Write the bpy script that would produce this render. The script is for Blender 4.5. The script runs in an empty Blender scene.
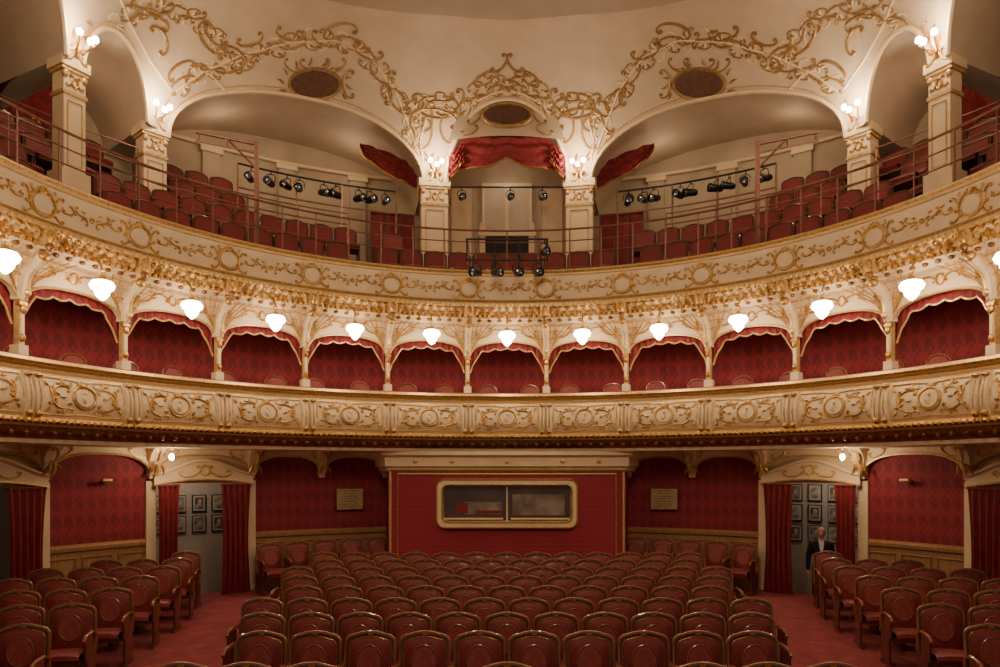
import bpy, math, random
from mathutils import Vector, Matrix
from mathutils.bvhtree import BVHTree
random.seed(4)
pi=math.pi; sin=math.sin; cos=math.cos; rad=math.radians
scene=bpy.context.scene
try:
    scene.view_settings.view_transform='AgX'
    scene.view_settings.look='AgX - Base Contrast'
    scene.view_settings.exposure=-0.28
except Exception as e: print(e)

# ------------------------------------------------------------------ materials
def mat(name,col,rough=0.6,metal=0.0,noise=0.12,ns=12.0,bump=0.0,bs=60.0,emis=None,es=0.0,sheen=0.0,coat=0.0,wood=False):
    m=bpy.data.materials.new(name); m.use_nodes=True
    nt=m.node_tree; b=nt.nodes['Principled BSDF']
    b.inputs['Roughness'].default_value=rough; b.inputs['Metallic'].default_value=metal
    if sheen:
        b.inputs['Sheen Weight'].default_value=sheen
        b.inputs['Sheen Tint'].default_value=(1,.42,.35,1)
    if coat: b.inputs['Coat Weight'].default_value=coat
    tc=nt.nodes.new('ShaderNodeTexCoord')
    n=nt.nodes.new('ShaderNodeTexNoise'); n.inputs['Scale'].default_value=ns; n.inputs['Detail'].default_value=4
    mp=nt.nodes.new('ShaderNodeMapping')
    if wood: mp.inputs['Scale'].default_value=(6,6,.5)
    nt.links.new(tc.outputs['Object'],mp.inputs[0]); nt.links.new(mp.outputs[0],n.inputs['Vector'])
    r=nt.nodes.new('ShaderNodeValToRGB')
    r.color_ramp.elements[0].position=.3; r.color_ramp.elements[1].position=.7
    r.color_ramp.elements[0].color=tuple(c*(1-noise) for c in col)+(1,)
    r.color_ramp.elements[1].color=tuple(min(1,c*(1+noise)) for c in col)+(1,)
    nt.links.new(n.outputs[0],r.inputs[0]); nt.links.new(r.outputs[0],b.inputs['Base Color'])
    if bump:
        n2=nt.nodes.new('ShaderNodeTexNoise'); n2.inputs['Scale'].default_value=bs
        nt.links.new(tc.outputs['Object'],n2.inputs['Vector'])
        bp=nt.nodes.new('ShaderNodeBump'); bp.inputs['Strength'].default_value=bump; bp.inputs['Distance'].default_value=.02
        nt.links.new(n2.outputs[0],bp.inputs['Height']); nt.links.new(bp.outputs[0],b.inputs['Normal'])
    if emis:
        b.inputs['Emission Color'].default_value=tuple(emis)+(1,); b.inputs['Emission Strength'].default_value=es
    return m
def damask(name,c1,c2,ku=16.0,kv=10.0,rough=.7):
    m=bpy.data.materials.new(name); m.use_nodes=True
    nt=m.node_tree; b=nt.nodes['Principled BSDF']; b.inputs['Roughness'].default_value=rough
    L=nt.links.new
    tc=nt.nodes.new('ShaderNodeTexCoord'); sp=nt.nodes.new('ShaderNodeSeparateXYZ'); L(tc.outputs['UV'],sp.inputs[0])
    def M(op,a,bb=None):
        n=nt.nodes.new('ShaderNodeMath'); n.operation=op
        for i,v in enumerate((a,bb)):
            if v is None: continue
            if isinstance(v,(int,float)): n.inputs[i].default_value=v
            else: L(v,n.inputs[i])
        return n.outputs[0]
    u=M('MULTIPLY',sp.outputs[0],ku); v=M('MULTIPLY',sp.outputs[1],kv)
    a=M('MULTIPLY',M('SINE',u),M('SINE',v))
    c=M('MULTIPLY',M('COSINE',M('MULTIPLY',u,2.0)),M('COSINE',M('MULTIPLY',v,3.0)))
    d=M('MULTIPLY',M('SINE',M('MULTIPLY',u,4.0)),M('SINE',M('MULTIPLY',v,4.0)))
    s=M('ADD',M('ABSOLUTE',a),M('ADD',M('MULTIPLY',c,.35),M('MULTIPLY',d,.25)))
    r=nt.nodes.new('ShaderNodeValToRGB'); r.color_ramp.elements[0].position=.38; r.color_ramp.elements[1].position=.58
    r.color_ramp.elements[0].color=tuple(c1)+(1,); r.color_ramp.elements[1].color=tuple(c2)+(1,)
    L(s,r.inputs[0]); L(r.outputs[0],b.inputs['Base Color'])
    return m
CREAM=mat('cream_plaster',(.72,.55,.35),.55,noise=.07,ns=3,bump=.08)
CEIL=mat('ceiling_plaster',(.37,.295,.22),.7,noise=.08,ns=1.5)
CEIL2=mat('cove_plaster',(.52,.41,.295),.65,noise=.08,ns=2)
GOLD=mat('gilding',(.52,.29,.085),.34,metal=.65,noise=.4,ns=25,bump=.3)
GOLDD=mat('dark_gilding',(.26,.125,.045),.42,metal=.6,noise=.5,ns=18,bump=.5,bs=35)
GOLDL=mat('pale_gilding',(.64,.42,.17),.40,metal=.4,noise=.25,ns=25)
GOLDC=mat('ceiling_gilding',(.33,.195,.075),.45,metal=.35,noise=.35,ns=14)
VEL=mat('red_velvet',(.20,.015,.021),.75,noise=.25,ns=30,sheen=.12)
VELS=mat('seat_velvet',(.185,.020,.023),.5,noise=.2,ns=25,sheen=.15,coat=.08)
VELH=mat('seat_velvet_oval',(.28,.052,.047),.5,noise=.2,ns=25,sheen=.15)
VELG=mat('gallery_velvet',(.18,.017,.019),.6,noise=.25,ns=25,sheen=.1)
DRAPE=mat('drape_velvet',(.185,.009,.015),.7,noise=.3,ns=8,sheen=.12)
CARP=mat('red_carpet',(.24,.038,.043),.95,noise=.25,ns=5,bump=.4,bs=300)
WOODM=mat('mahogany',(.11,.033,.018),.3,noise=.3,ns=8,coat=.4,wood=True)
WOODR=mat('frame_wood',(.25,.092,.045),.32,noise=.3,ns=8,coat=.35,wood=True)
WOODL=mat('oak_wainscot',(.34,.175,.075),.42,noise=.22,ns=5,coat=.2,wood=True)
METAL=mat('painted_rail_metal',(.27,.13,.09),.4,metal=.5,noise=.15)
BLACK=mat('black_metal',(.02,.018,.018),.4,metal=.4)
LENS=mat('lens_glass',(.16,.17,.19),.15,metal=.8,noise=.1)
DARKM=mat('medallion_bronze',(.10,.045,.026),.6,noise=.3,ns=12)
GREYW=mat('corridor_plaster',(.42,.36,.30),.8,noise=.06)
DIM=mat('backwall_plaster',(.46,.36,.25),.8,noise=.08,ns=2)
DARK=mat('dark_interior',(.03,.018,.015),.8)
PAPER=mat('notice_brass',(.42,.29,.15),.5,noise=.35,ns=40)
DAM=damask('red_damask',(.255,.016,.031),(.175,.010,.019))
DAMD=damask('loge_damask',(.27,.012,.022),(.165,.007,.013),14,9)
DAMB=damask('booth_damask',(.31,.021,.040),(.245,.015,.029),40,30)
GLOW=mat('lamp_glass',(1,.9,.75),.4,noise=.02,emis=(1,.80,.56),es=34)
BULB=mat('bulb_glass',(1,.9,.75),.4,noise=.02,emis=(1,.80,.55),es=110)
GLASS=mat('booth_glass',(.09,.055,.05),.06,noise=.3,ns=2,coat=.8)
SUIT=mat('suit_cloth',(.014,.013,.016),.85,noise=.2,ns=60)
SHIRT=mat('shirt_cloth',(.72,.70,.68),.8)
PRINT=mat('photo_mount',(.40,.36,.31),.7)
REFL=mat('painted_reflection',(.22,.165,.135),.25,noise=.6,ns=2.5,coat=.4)  # pale reflection in the booth window, painted as a surface colour
SKIN=mat('skin',(.56,.30,.20),.5,noise=.08,ns=20)
HAIR=mat('grey_hair',(.22,.18,.15),.8,noise=.3,ns=80)

# ------------------------------------------------------------------ mesh builder
class MB:
    def __init__(s): s.v=[]; s.f=[]; s.m=[]; s.uv=[]; s.mats=[]
    def mi(s,m):
        if m not in s.mats: s.mats.append(m)
        return s.mats.index(m)
    def face(s,idx,m,uv=None):
        s.f.append(tuple(idx)); s.m.append(s.mi(m)); s.uv.append(uv)
    def grid(s,P,m,uv=None,cu=False,cv=False,mrow=None):
        n=len(P); k=len(P[0]); o=len(s.v)
        for row in P: s.v.extend([tuple(p) for p in row])
        for i in range(n if cu else n-1):
            a=i; b=(i+1)%n
            for j in range(k if cv else k-1):
                c=(j+1)%k
                mm=mrow[j] if mrow else m
                if mm is None: continue
                u=None
                if uv: u=(uv[a][j],uv[b][j],uv[b][c],uv[a][c])
                s.face((o+a*k+j,o+b*k+j,o+b*k+c,o+a*k+c),mm,u)
    def ngon(s,pts,m):
        o=len(s.v); s.v.extend([tuple(p) for p in pts]); s.face(range(o,o+len(pts)),m)
    def box(s,c,size,m,M=None):
        o=len(s.v); x,y,z=[d/2 for d in size]
        for a in (-1,1):
            for b in (-1,1):
                for d in (-1,1):
                    p=Vector((c[0]+a*x,c[1]+b*y,c[2]+d*z))
                    if M is not None: p=M@p
                    s.v.append(tuple(p))
        for q in ((0,1,3,2),(4,6,7,5),(0,4,5,1),(2,3,7,6),(0,2,6,4),(1,5,7,3)):
            s.face([o+i for i in q],m)
    def tube(s,pts,r,m,sides=6,closed=False):
        pts=[Vector(p) for p in pts]; n=len(pts)
        if n<2: return
        if isinstance(r,(int,float)): r=[r]*n
        nrm=None; o=len(s.v)
        for i in range(n):
            if closed: t=pts[(i+1)%n]-pts[i-1]
            else: t=pts[min(i+1,n-1)]-pts[max(i-1,0)]
            if t.length<1e-9: t=Vector((0,0,1))
            t.normalize()
            if nrm is None:
                nrm=t.orthogonal().normalized()
            else:
                nrm=nrm-t*nrm.dot(t)
                if nrm.length<1e-6: nrm=t.orthogonal()
                nrm.normalize()
            bn=t.cross(nrm)
            for k in range(sides):
                a=2*pi*k/sides
                s.v.append(tuple(pts[i]+(nrm*cos(a)+bn*sin(a))*r[i]))
        for i in range(n if closed else n-1):
            a=o+i*sides; b=o+((i+1)%n)*sides
            for k in range(sides):
                k2=(k+1)%sides
                s.face((a+k,a+k2,b+k2,b+k),m)
        if not closed:
            s.face([o+k for k in range(sides)][::-1],m); s.face([o+(n-1)*sides+k for k in range(sides)],m)
    def lathe(s,prof,m,c=(0,0,0),n=16,M=None):
        P=[]
        for i in range(n):
            a=2*pi*i/n; row=[]
            for (r,z) in prof:
                p=Vector((c[0]+r*cos(a),c[1]+r*sin(a),c[2]+z))
                if M is not None: p=M@p
                row.append(p)
            P.append(row)
        s.grid(P,m,cu=True)
    def ball(s,c,r,m,n=8,k=6):
        if isinstance(r,(int,float)): r=(r,r,r)
        P=[[ (c[0]+r[0]*sin(pi*j/k)*cos(2*pi*i/n), c[1]+r[1]*sin(pi*j/k)*sin(2*pi*i/n), c[2]+r[2]*cos(pi*j/k)) for j in range(k+1)] for i in range(n)]
        s.grid(P,m,cu=True)
    def add(s,other,M):
        o=len(s.v)
        for v in other.v: s.v.append(tuple(M@Vector(v)))
        for f,mi,uv in zip(other.f,other.m,other.uv): s.face([i+o for i in f],other.mats[mi],uv)
    def mesh(s,name,smooth=True):
        me=bpy.data.meshes.new(name); me.from_pydata(s.v,[],s.f)
        for m in s.mats: me.materials.append(m)
        me.polygons.foreach_set('material_index',s.m)
        if any(u is not None for u in s.uv):
            L=me.uv_layers.new(name='UVMap'); k=0
            for f,u in zip(s.f,s.uv):
                for j in range(len(f)):
                    if u is not None: L.data[k].uv=u[j]
                    k+=1
        me.update()
        if smooth:
            me.polygons.foreach_set('use_smooth',[True]*len(me.polygons))
            try: me.set_sharp_from_angle(angle=rad(38))
            except Exception: pass
        return me
    def obj(s,name,parent=None,smooth=True,loc=None,rot=None):
        o=bpy.data.objects.new(name,s.mesh(name,smooth)); scene.collection.objects.link(o)
        if parent: o.parent=parent
        if loc is not None: o.location=loc
        if rot is not None: o.rotation_euler=rot
        return o
def inst(name,me,loc,rot=(0,0,0),sc=None):
    o=bpy.data.objects.new(name,me); scene.collection.objects.link(o)
    o.location=loc; o.rotation_euler=rot
    if sc: o.scale=(sc,sc,sc)
    return o

# ------------------------------------------------------------------ auditorium plan
CY=8.13; RB=7.12; DTH=0.233
def pol(th,r,z):
    if abs(th)<=pi/2: return Vector((r*sin(th),CY+r*cos(th),z))
    s=1 if th>0 else -1
    return Vector((s*r,CY-(abs(th)-pi/2)*RB,z))
def inward(th):
    if abs(th)<=pi/2: return Vector((-sin(th),-cos(th),0))
    return Vector((-1 if th>0 else 1,0,0))
def rotz(th): return -th if abs(th)<pi/2 else (-pi/2 if th>0 else pi/2)
TM=rad(118)
def ths(a,b,n): return [a+(b-a)*i/n for i in range(n+1)]
def sweep(mb,prof,mats,a=-TM,b=TM,n=150,uvscale=None):
    T=ths(a,b,n)
    P=[[pol(t,r,z) for (r,z) in prof] for t in T]
    uv=None
    if uvscale: uv=[[(t*r,z) for (r,z) in prof] for t in T]
    mb.grid(P,None,mrow=mats,uv=uv)
POSTS=[k+.5 for k in range(-8,8)]
BAYS=[k for k in range(-7,8)]

# ------------------------------------------------------------------ ornament kit (2D)
def canon(kind,N=34):
    out=[]
    for sgn in (1,-1):
        x=y=h=0; pts=[(0,0)]
        M=N//2
        for i in range(M):
            s=(i+.5)/M
            k=(1.0+34*s**3.2)
            if kind=='S' and sgn<0: k=-k
            h+=k/M*(1 if sgn>0 else -1)
            x+=cos(h)/M*sgn; y+=sin(h)/M*sgn
            pts.append((x,y))
        out.append(pts)
    pts=out[1][::-1]+out[0][1:]
    xs=[p[0] for p in pts]; w=max(xs)-min(xs); cx=(max(xs)+min(xs))/2
    ys=[p[1] for p in pts]; cy=(max(ys)+min(ys))/2
    return [((p[0]-cx)/w,(p[1]-cy)/w) for p in pts]
CC=canon('C'); SS=canon('S')
def place2(can,c,L,ang,side=1):
    ca,sa=cos(ang),sin(ang)
    return [(c[0]+L*(p[0]*ca-side*p[1]*sa), c[1]+L*(p[0]*sa+side*p[1]*ca)) for p in can]
def relief(mb,pts2,fn,w,m,sides=5,taper=True):
    P=[fn(p[0],p[1]) for p in pts2]
    if any(p is None for p in P): return
    n=len(P)
    if taper: R=[w*(.45+.75*sin(pi*i/(n-1))) for i in range(n)]; R[0]=w*1.1; R[-1]=w*1.1
    else: R=w
    mb.tube(P,R,m,sides)
def leaf(mb,c,L,ang,fn,w,m):
    pts=[(c[0]+cos(ang)*L*t+.15*L*sin(pi*t)*-sin(ang),c[1]+sin(ang)*L*t+.15*L*sin(pi*t)*cos(ang)) for t in (0,.25,.5,.75,1)]
    P=[fn(*p) for p in pts]
    if any(p is None for p in P): return
    mb.tube(P,[w*.4,w*1.2,w*1.3,w*.8,w*.15],m,5)
def ring(mb,c,rx,ry,fn,w,m,n=22):
    P=[fn(c[0]+rx*cos(2*pi*i/n),c[1]+ry*sin(2*pi*i/n)) for i in range(n)]
    if any(p is None for p in P): return
    mb.tube(P,w,m,5,closed=True)
def disc(mb,c,rx,ry,fn,m,n=22):
    P=[fn(c[0]+rx*cos(2*pi*i/n),c[1]+ry*sin(2*pi*i/n)) for i in range(n)]
    if any(p is None for p in P): return
    mb.ngon(P,m)
def resample(path,step):
    out=[]; acc=0
    for a,b in zip(path[:-1],path[1:]):
        L=math.hypot(b[0]-a[0],b[1]-a[1]); ang=math.atan2(b[1]-a[1],b[0]-a[0])
        while acc<=L:
            t=acc/L; out.append((a[0]+(b[0]-a[0])*t,a[1]+(b[1]-a[1])*t,ang)); acc+=step
        acc-=L
    return out
def band(mb,path,step,fn,w,m,m2=None):
    sd=1
    for i,(x,y,a) in enumerate(resample(path,step)):
        can=CC if (i%3!=2) else SS
        L=step*random.uniform(1.3,1.8)
        relief(mb,place2(can,(x,y),L,a+random.uniform(-.2,.2),sd),fn,w,m)
        relief(mb,place2(CC,(x-sin(a)*step*.42*sd,y+cos(a)*step*.42*sd),step*.85,a+random.uniform(-.7,.7),-sd),fn,w*.75,m)
        relief(mb,place2(CC,(x+sin(a)*step*.45*sd,y-cos(a)*step*.45*sd),step*.6,a+random.uniform(-.9,.9),sd),fn,w*.65,m2 or m)
        for q in range(3):
            leaf(mb,(x-sin(a)*step*.15*sd,y+cos(a)*step*.15*sd),step*.5,a+sd*(.5+.55*q),fn,w*.95,m if q%2 else (m2 or m))
        sd=-sd

# ------------------------------------------------------------------ FLOOR
def fz(y): return .025*max(0,y-7)
mb=MB()
P=[[ (lambda p: Vector((p.x,p.y,fz(p.y))))(pol(t,r,0)) for r in (0,1.5,3,4.5,6,7,7.6,8.3)] for t in ths(-rad(150),rad(150),120)]
mb.grid(P,CARP); floor=mb.obj('floor',smooth=False)

# ------------------------------------------------------------------ STALLS WALL
RW=8.3
DOORS=[(38.6,51.9),(64.6,77.5)]
def in_door(td):
    for a,b in DOORS:
        if a-.01<abs(td)<b+.01: return True
    return False
def wallseg(mb,a,b,zs,mts,r=RW,n=10):
    T=ths(rad(a),rad(b),n)
    mb.grid([[pol(t,r,z) for z in zs] for t in T],None,mrow=mts,uv=[[(t*r,z) for z in zs] for t in T])
mb=MB()
segs=[(-TM*180/pi,-77.5),(-77.5,-64.6),(-64.6,-51.9),(-51.9,-38.6),(-38.6,38.6),(38.6,51.9),(51.9,64.6),(64.6,77.5),(77.5,TM*180/pi)]
for a,b in segs:
    n=max(6,int((b-a)/2))
    if in_door((a+b)/2): wallseg(mb,a,b,[2.35,3.08],[CREAM],n=n)
    else:
        wallseg(mb,a,b,[-.35,1.28,1.30],[WOODL,DAM],n=n)
        wallseg(mb,a,b,[1.28,3.08],[DAM],n=n)
wall_rear=mb.obj('wall_rear')
mb=MB()
for a,b in segs:
    if in_door((a+b)/2): continue
    n=max(6,int((b-a)/2)); T=ths(rad(a),rad(b),n)
    mb.grid([[pol(t,RW-d,z) for d,z in ((.0,1.22),(.05,1.24),(.06,1.30),(.03,1.34),(0,1.35))] for t in T],WOODL)
    mb.grid([[pol(t,RW-d,z) for d,z in ((.0,.50),(.03,.48),(.03,.2),(.0,.18))] for t in T],WOODL)
    k=max(1,round((b-a)/5))
    for i in range(k):
        t0=rad(a+(b-a)*(i+.1)/k); t1=rad(a+(b-a)*(i+.9)/k)
        P=[pol(t0,RW-.01,.6),pol(t1,RW-.01,.6),pol(t1,RW-.01,1.12),pol(t0,RW-.01,1.12)]
        mb.tube(P,.018,WOODL,5,closed=True)
mb.obj('trim_1')
mb=MB(); EDG=[18.9,28.5,38.6,51.9,64.6,77.5,90,104]
for sg in (-1,1):
    for a,b in zip(EDG[:-1],EDG[1:]):
        n=16; T=[rad(a+(b-a)*i/n) for i in range(n+1)]
        def lo(i): return 2.50+.38*max(0,1-abs(2*i/n-1)**3)**.6
        mb.grid([[pol(sg*t,RW-.12,3.0),pol(sg*t,RW-.12,lo(i)),pol(sg*t,RW-.01,lo(i))] for i,t in enumerate(T)],CREAM)
        mb.tube([pol(sg*t,RW-.13,lo(i)) for i,t in enumerate(T)],.02,GOLDL,5)
        tm=rad((a+b)/2)*sg
        f=lambda u,v,tm=tm: pol(tm+u/RW,RW-.13,v)
        for q in (-.62,.62): relief(mb,place2(CC,(q,2.90),.30,q*-.7,1),f,.013,GOLDL)
    for e in EDG:
        t=rad(e)*sg
        for w,z0,z1,d in ((.11,2.9,3.0,.42),(.10,2.76,2.9,.28),(.08,2.60,2.76,.2),(.06,2.44,2.60,.15)):
            mb.grid([[pol(t+u/RW,RW-d*.75,z0),pol(t+u/RW,RW-d,z1)] for u in (-w,w)],CREAM)
            mb.grid([[pol(t-w/RW,RW,z0),pol(t-w/RW,RW,z1)],[pol(t-w/RW,RW-d*.75,z0),pol(t-w/RW,RW-d,z1)]],CREAM)
            mb.grid([[pol(t+w/RW,RW,z0),pol(t+w/RW,RW,z1)],[pol(t+w/RW,RW-d*.75,z0),pol(t+w/RW,RW-d,z1)]],CREAM)
            mb.grid([[pol(t+u/RW,RW,z0),pol(t+u/RW,RW-d*.75,z0)] for u in (-w,w)],CREAM)
        f=lambda u,v,t=t: pol(t+u/RW,RW-.24-(v-2.6)*.4,v)
        relief(mb,place2(CC,(0,2.84),.26,pi/2,1),f,.02,GOLDL); leaf(mb,(0,2.76),.3,-pi/2,f,.03,GOLDL)
        for q in (-1,1): leaf(mb,(q*.05,2.7),.22,-pi/2+q*.5,f,.022,GOLD)
mb.obj('trim_2')

# ------------------------------------------------------------------ doors, curtains, corridor
mb=MB()
for sg in (-1,1):
    T=[sg*t for t in ths(rad(30),rad(110),40)]
    mb.grid([[pol(t,10.4,z) for z in (-.35,2.9)] for t in T],GREYW)
mb.obj('wall_corridor')
mb=MB()
for sg in (-1,1):
    T=[sg*t for t in ths(rad(30),rad(110),40)]
    mb.grid([[pol(t,r,-.33) for r in (8.3,10.4)] for t in T],CARP)
    for a,b in DOORS:
        T=[sg*t for t in ths(rad(a),rad(b),8)]
        mb.grid([[pol(t,8.28,.15),pol(t,8.6,.15),pol(t,8.6,-.1),pol(t,8.85,-.1),pol(t,8.85,-.33)] for t in T],CARP)
mb.obj('floor_corridor',smooth=False)
mb=MB()
for sg in (-1,1):
    T=[sg*t for t in ths(rad(30),rad(110),40)]
    mb.grid([[pol(t,r,2.75) for r in (8.32,10.4)] for t in T],GREYW)
    for e in (30,110): mb.grid([[pol(sg*rad(e),r,z) for z in (-.33,2.75)] for r in (8.32,10.4)],GREYW)
mb.obj('ceiling_corridor')
def curtain(name,t0,t1,r,z0,z1,folds=6,amp=.05,gather=.0):
    mb=MB(); n=folds*8; P=[]
    for i in range(n+1):
        u=i/n; row=[]
        for j in range(9):
            v=j/8; z=z1+(z0-z1)*v
            g=1-gather*sin(pi*min(1,v*1.0))*.6
            t=(t0+t1)/2+(t1-t0)*(u-.5)*g
            row.append(pol(t,r+amp*sin(u*folds*2*pi+.6*sin(v*3))*(.5+.5*v),z))
        P.append(row)
    mb.grid(P,DRAPE)
    mb.tube([pol(t0+(t1-t0)*i/8,r,z1-.02) for i in range(9)],.025,DRAPE,5)
    return mb.obj(name)
for sg in (-1,1):
    for di,(a,b) in enumerate(DOORS):
        mb=MB()
        for e in (a,b):
            t=rad(e)*sg
            T=[t-.09/RW,t+.09/RW]
            mb.grid([[pol(q,RW-.06,z) for z in (fz(13),2.4)] for q in T],CREAM)
            for q in T: mb.grid([[pol(q,r,z) for z in (fz(13),2.4)] for r in (RW-.06,RW+.3)],CREAM)
        n=20; T=[rad(a+(b-a)*i/n)*sg for i in range(n+1)]
        def zt(i):
            u=2*i/n-1; return 2.52+.26*(cos(u*pi)*.5+.5)**.8
        def zb(i):
            u=2*i/n-1; return 2.30+.10*(1-u*u)
        mb.grid([[pol(t,RW-.02,zt(i)),pol(t,RW-.17,zt(i)),pol(t,RW-.17,zb(i)),pol(t,RW+.1,zb(i))] for i,t in enumerate(T)],CREAM)
        mb.tube([pol(t,RW-.19,zt(i)) for i,t in enumerate(T)],.03,CREAM,6)
        mb.tube([pol(t,RW-.18,zb(i)+.02) for i,t in enumerate(T)],.018,GOLDL,6)
        tm=rad((a+b)/2)*sg; f=lambda u,v,tm=tm: pol(tm+u/RW,RW-.18,v)
        for q in (-1,1):
            relief(mb,place2(CC,(q*.28,2.56),.42,q*-.25,1),f,.016,GOLDL)
        ring(mb,(0,2.6),.09,.09,f,.02,GOLDL)
        mb.obj('door_%d'%(1+di+(2 if sg>0 else 0)))
        w=b-a
        k2=(.34,.24) if di==0 else (.36,.2)
        curtain('door_curtain',sg*rad(a+.4),sg*rad(a+w*k2[0]),RW-.2,.17 if di==0 else .1,2.33,5,.05,.25)
        curtain('door_curtain',sg*rad(b-.4),sg*rad(b-w*k2[1]),RW-.2,.15 if di==0 else .06,2.33,4,.05,.2)
PH=[]
for i,c in enumerate(((.20,.17,.15),(.10,.09,.08),(.30,.27,.24))):
    PH.append(mat('portrait_print_%d'%i,c,.5,noise=.8,ns=7))
def portrait(k):
    fm=MB(); fm.box((0,0,0),(.29,.03,.37),BLACK if k else WOODM); fm.box((0,-.017,0),(.25,.01,.33),PRINT)
    fm.box((0,-.024,0),(.20-.02*k,.006,.28-.03*k),PH[k]); fm.ball((.01*k,-.028,.04),(.045,.008,.055),SKIN if k==1 else PH[2],8,6); fm.ball((0,-.028,-.07),(.08,.008,.055),PH[0],8,6)
    return fm.mesh('framed_portrait',False)
fms=[portrait(k) for k in range(3)]
for sg in (-1,1):
    for i in range(9):
        for j in range(3 if sg>0 else 2):
            t=sg*rad(34.0+i*2.3)
            inst('framed_portrait',fms[(i*2+j)%3],pol(t,10.36,(1.20 if sg>0 else 1.42)+j*.45),(0,0,-t))
for sg in (-1,1):
    t=sg*rad(24.3); mb=MB()
    mb.box((0,0,0),(.58,.03,.46),PAPER); mb.tube([(-.29,-.02,-.23),(.29,-.02,-.23),(.29,-.02,.23),(-.29,-.02,.23)],.02,GOLDD,5,closed=True)
    for j in range(7): mb.box((0,-.018,-.17+j*.056),(.42-.06*(j%3),.006,.013),GOLDD)
    mb.obj('wall_plaque',loc=pol(t,RW-.05,1.98),rot=(0,0,-t),smooth=False)
    t=sg*rad(57.5); mb=MB()
    mb.lathe([(0,-.10),(.03,-.10),(.035,-.02),(.03,.06),(0,.07)],GOLDL,n=10,M=Matrix.Rotation(rad(90),4,'Y')); mb.tube([(0,0,0),(0,.06,.01),(0,.11,-.02)],.012,GOLD,5)
    mb.ball((0,.11,-.02),(.04,.015,.04),GOLD)
    mb.obj('emergency_light',loc=pol(t,RW-.14,2.42),rot=(0,0,-t))
# ------------------------------------------------------------------ control booth
YB=15.15; HW=2.44
mb=MB()
def wrect(x0,x1,z0,z1,m,y=YB):
    mb.grid([[(x0,y,z0),(x0,y,z1)],[(x1,y,z0),(x1,y,z1)]],m,uv=[[(x0,z0),(x0,z1)],[(x1,z0),(x1,z1)]])
WX=1.44; WZ0=1.42; WZ1=2.38
wrect(-HW,-WX,.0,2.62,DAMB); wrect(WX,HW,.0,2.62,DAMB); wrect(-WX,WX,.0,WZ0,DAMB); wrect(-WX,WX,WZ1,2.62,DAMB)
for s in (-1,1):
    q=[(s*HW,YB),(s*2.72,16.2)]
    mb.grid([[(x,y,0),(x,y,2.62)] for x,y in q],DAMB,uv=[[(0,0),(0,2.6)],[(1,0),(1,2.6)]])
    mb.tube([(s*HW,YB,0),(s*HW,YB,2.62)],.03,GOLDL,6)
x0,x1=-HW+.16,HW-.16
mb.tube([(x0,YB-.01,.5),(x1,YB-.01,.5),(x1,YB-.01,2.52),(x0,YB-.01,2.52)],.024,GOLDL,6,closed=True)
prof=[(0,2.56),(-.05,2.58),(-.06,2.64),(-.12,2.68),(-.12,2.86),(-.2,2.91),(-.2,2.985)]
pl=[(-2.86,16.2),(-HW,YB),(HW,YB),(2.86,16.2)]
mb.grid([[ (x*(1-d*.3),y+d,z) for d,z in prof] for x,y in pl],CREAM)
mb.tube([(-HW-.02,YB-.07,2.61),(HW+.02,YB-.07,2.61)],.02,GOLDL,6)
for x in (-1.9,-1.15,0,1.15,1.9):
    mb.ball((x,YB-.14,2.78),(.05,.04,.04),GOLDL)
def rr(cx,cz,w,h,r,y,n=6):
    out=[]
    for (sx,sz,a0) in ((1,1,0),(-1,1,pi/2),(-1,-1,pi),(1,-1,3*pi/2)):
        for i in range(n+1):
            a=a0+pi/2*i/n; out.append((cx+sx*(w-r)+r*cos(a),y,cz+sz*(h-r)+r*sin(a)))
    return out
cz=(WZ0+WZ1)/2; hh=(WZ1-WZ0)/2
R0=rr(0,cz,WX+.04,hh+.04,.18,YB-.005); R1=rr(0,cz,WX+.02,hh+.02,.17,YB-.09); R2=rr(0,cz,WX-.09,hh-.09,.12,YB-.09); R3=rr(0,cz,WX-.12,hh-.12,.1,YB+.06)
mb.grid([list(q) for q in zip(R0,R1,R2,R3)],None,cu=True,mrow=[CREAM,CREAM,GOLDL])
mb.tube(R2,.016,GOLD,6,closed=True); mb.tube(R1,.018,GOLD,6,closed=True)
mb.ngon([(x,YB+.07,z) for x,y,z in rr(0,cz,WX-.02,hh-.02,.1,0)],GLASS)
mb.box((0,YB+.03,cz),(.03,.06,2*hh-.2),CREAM)
mb.box((.66,YB+.05,cz-.03),(1.1,.008,.44),REFL); mb.box((-.5,YB+.055,cz-.10),(.8,.008,.26),REFL)  # thin sheets that paint the pale reflection over the dark glass
mb.box((-.95,YB+.05,cz-.10),(.26,.008,.22),VEL); mb.box((-.35,YB+.048,cz-.18),(.6,.008,.07),VEL)
for s in (-1,1): mb.box((s*.70,YB+.035,cz-hh+.16),(1.24,.03,.035),CREAM)
mb.obj('control_booth')

# ------------------------------------------------------------------ LOWER BALCONY
def prof_r(prof,z):
    for (r0,z0),(r1,z1) in zip(prof[:-1],prof[1:]):
        if (z0>=z>=z1): return r0+(r1-r0)*((z0-z)/(z0-z1) if z0!=z1 else 0)
    return prof[0][0]
mb=MB()
LP=[(7.28,4.17),(7.22,4.26),(7.05,4.28),(6.93,4.25),(6.90,4.2),(6.92,4.16),(6.97,4.14),(6.95,4.10),(6.98,4.06),(6.955,4.02),(6.92,3.92),(6.88,3.78),(6.87,3.64),(6.90,3.50),(6.95,3.43),(6.87,3.41),(6.85,3.36),(6.88,3.32),(6.95,3.29),(6.98,3.22),(7.05,3.16),(7.12,3.12),(7.14,3.06)]
LM=[VEL,VEL,VEL,GOLDL,GOLD,CREAM,GOLD,CREAM,GOLDL]+[CREAM]*5+[GOLDL,GOLD,GOLDD,CREAM,GOLDD,DRAPE,GOLDD,CREAM]
sweep(mb,LP,LM)
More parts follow.
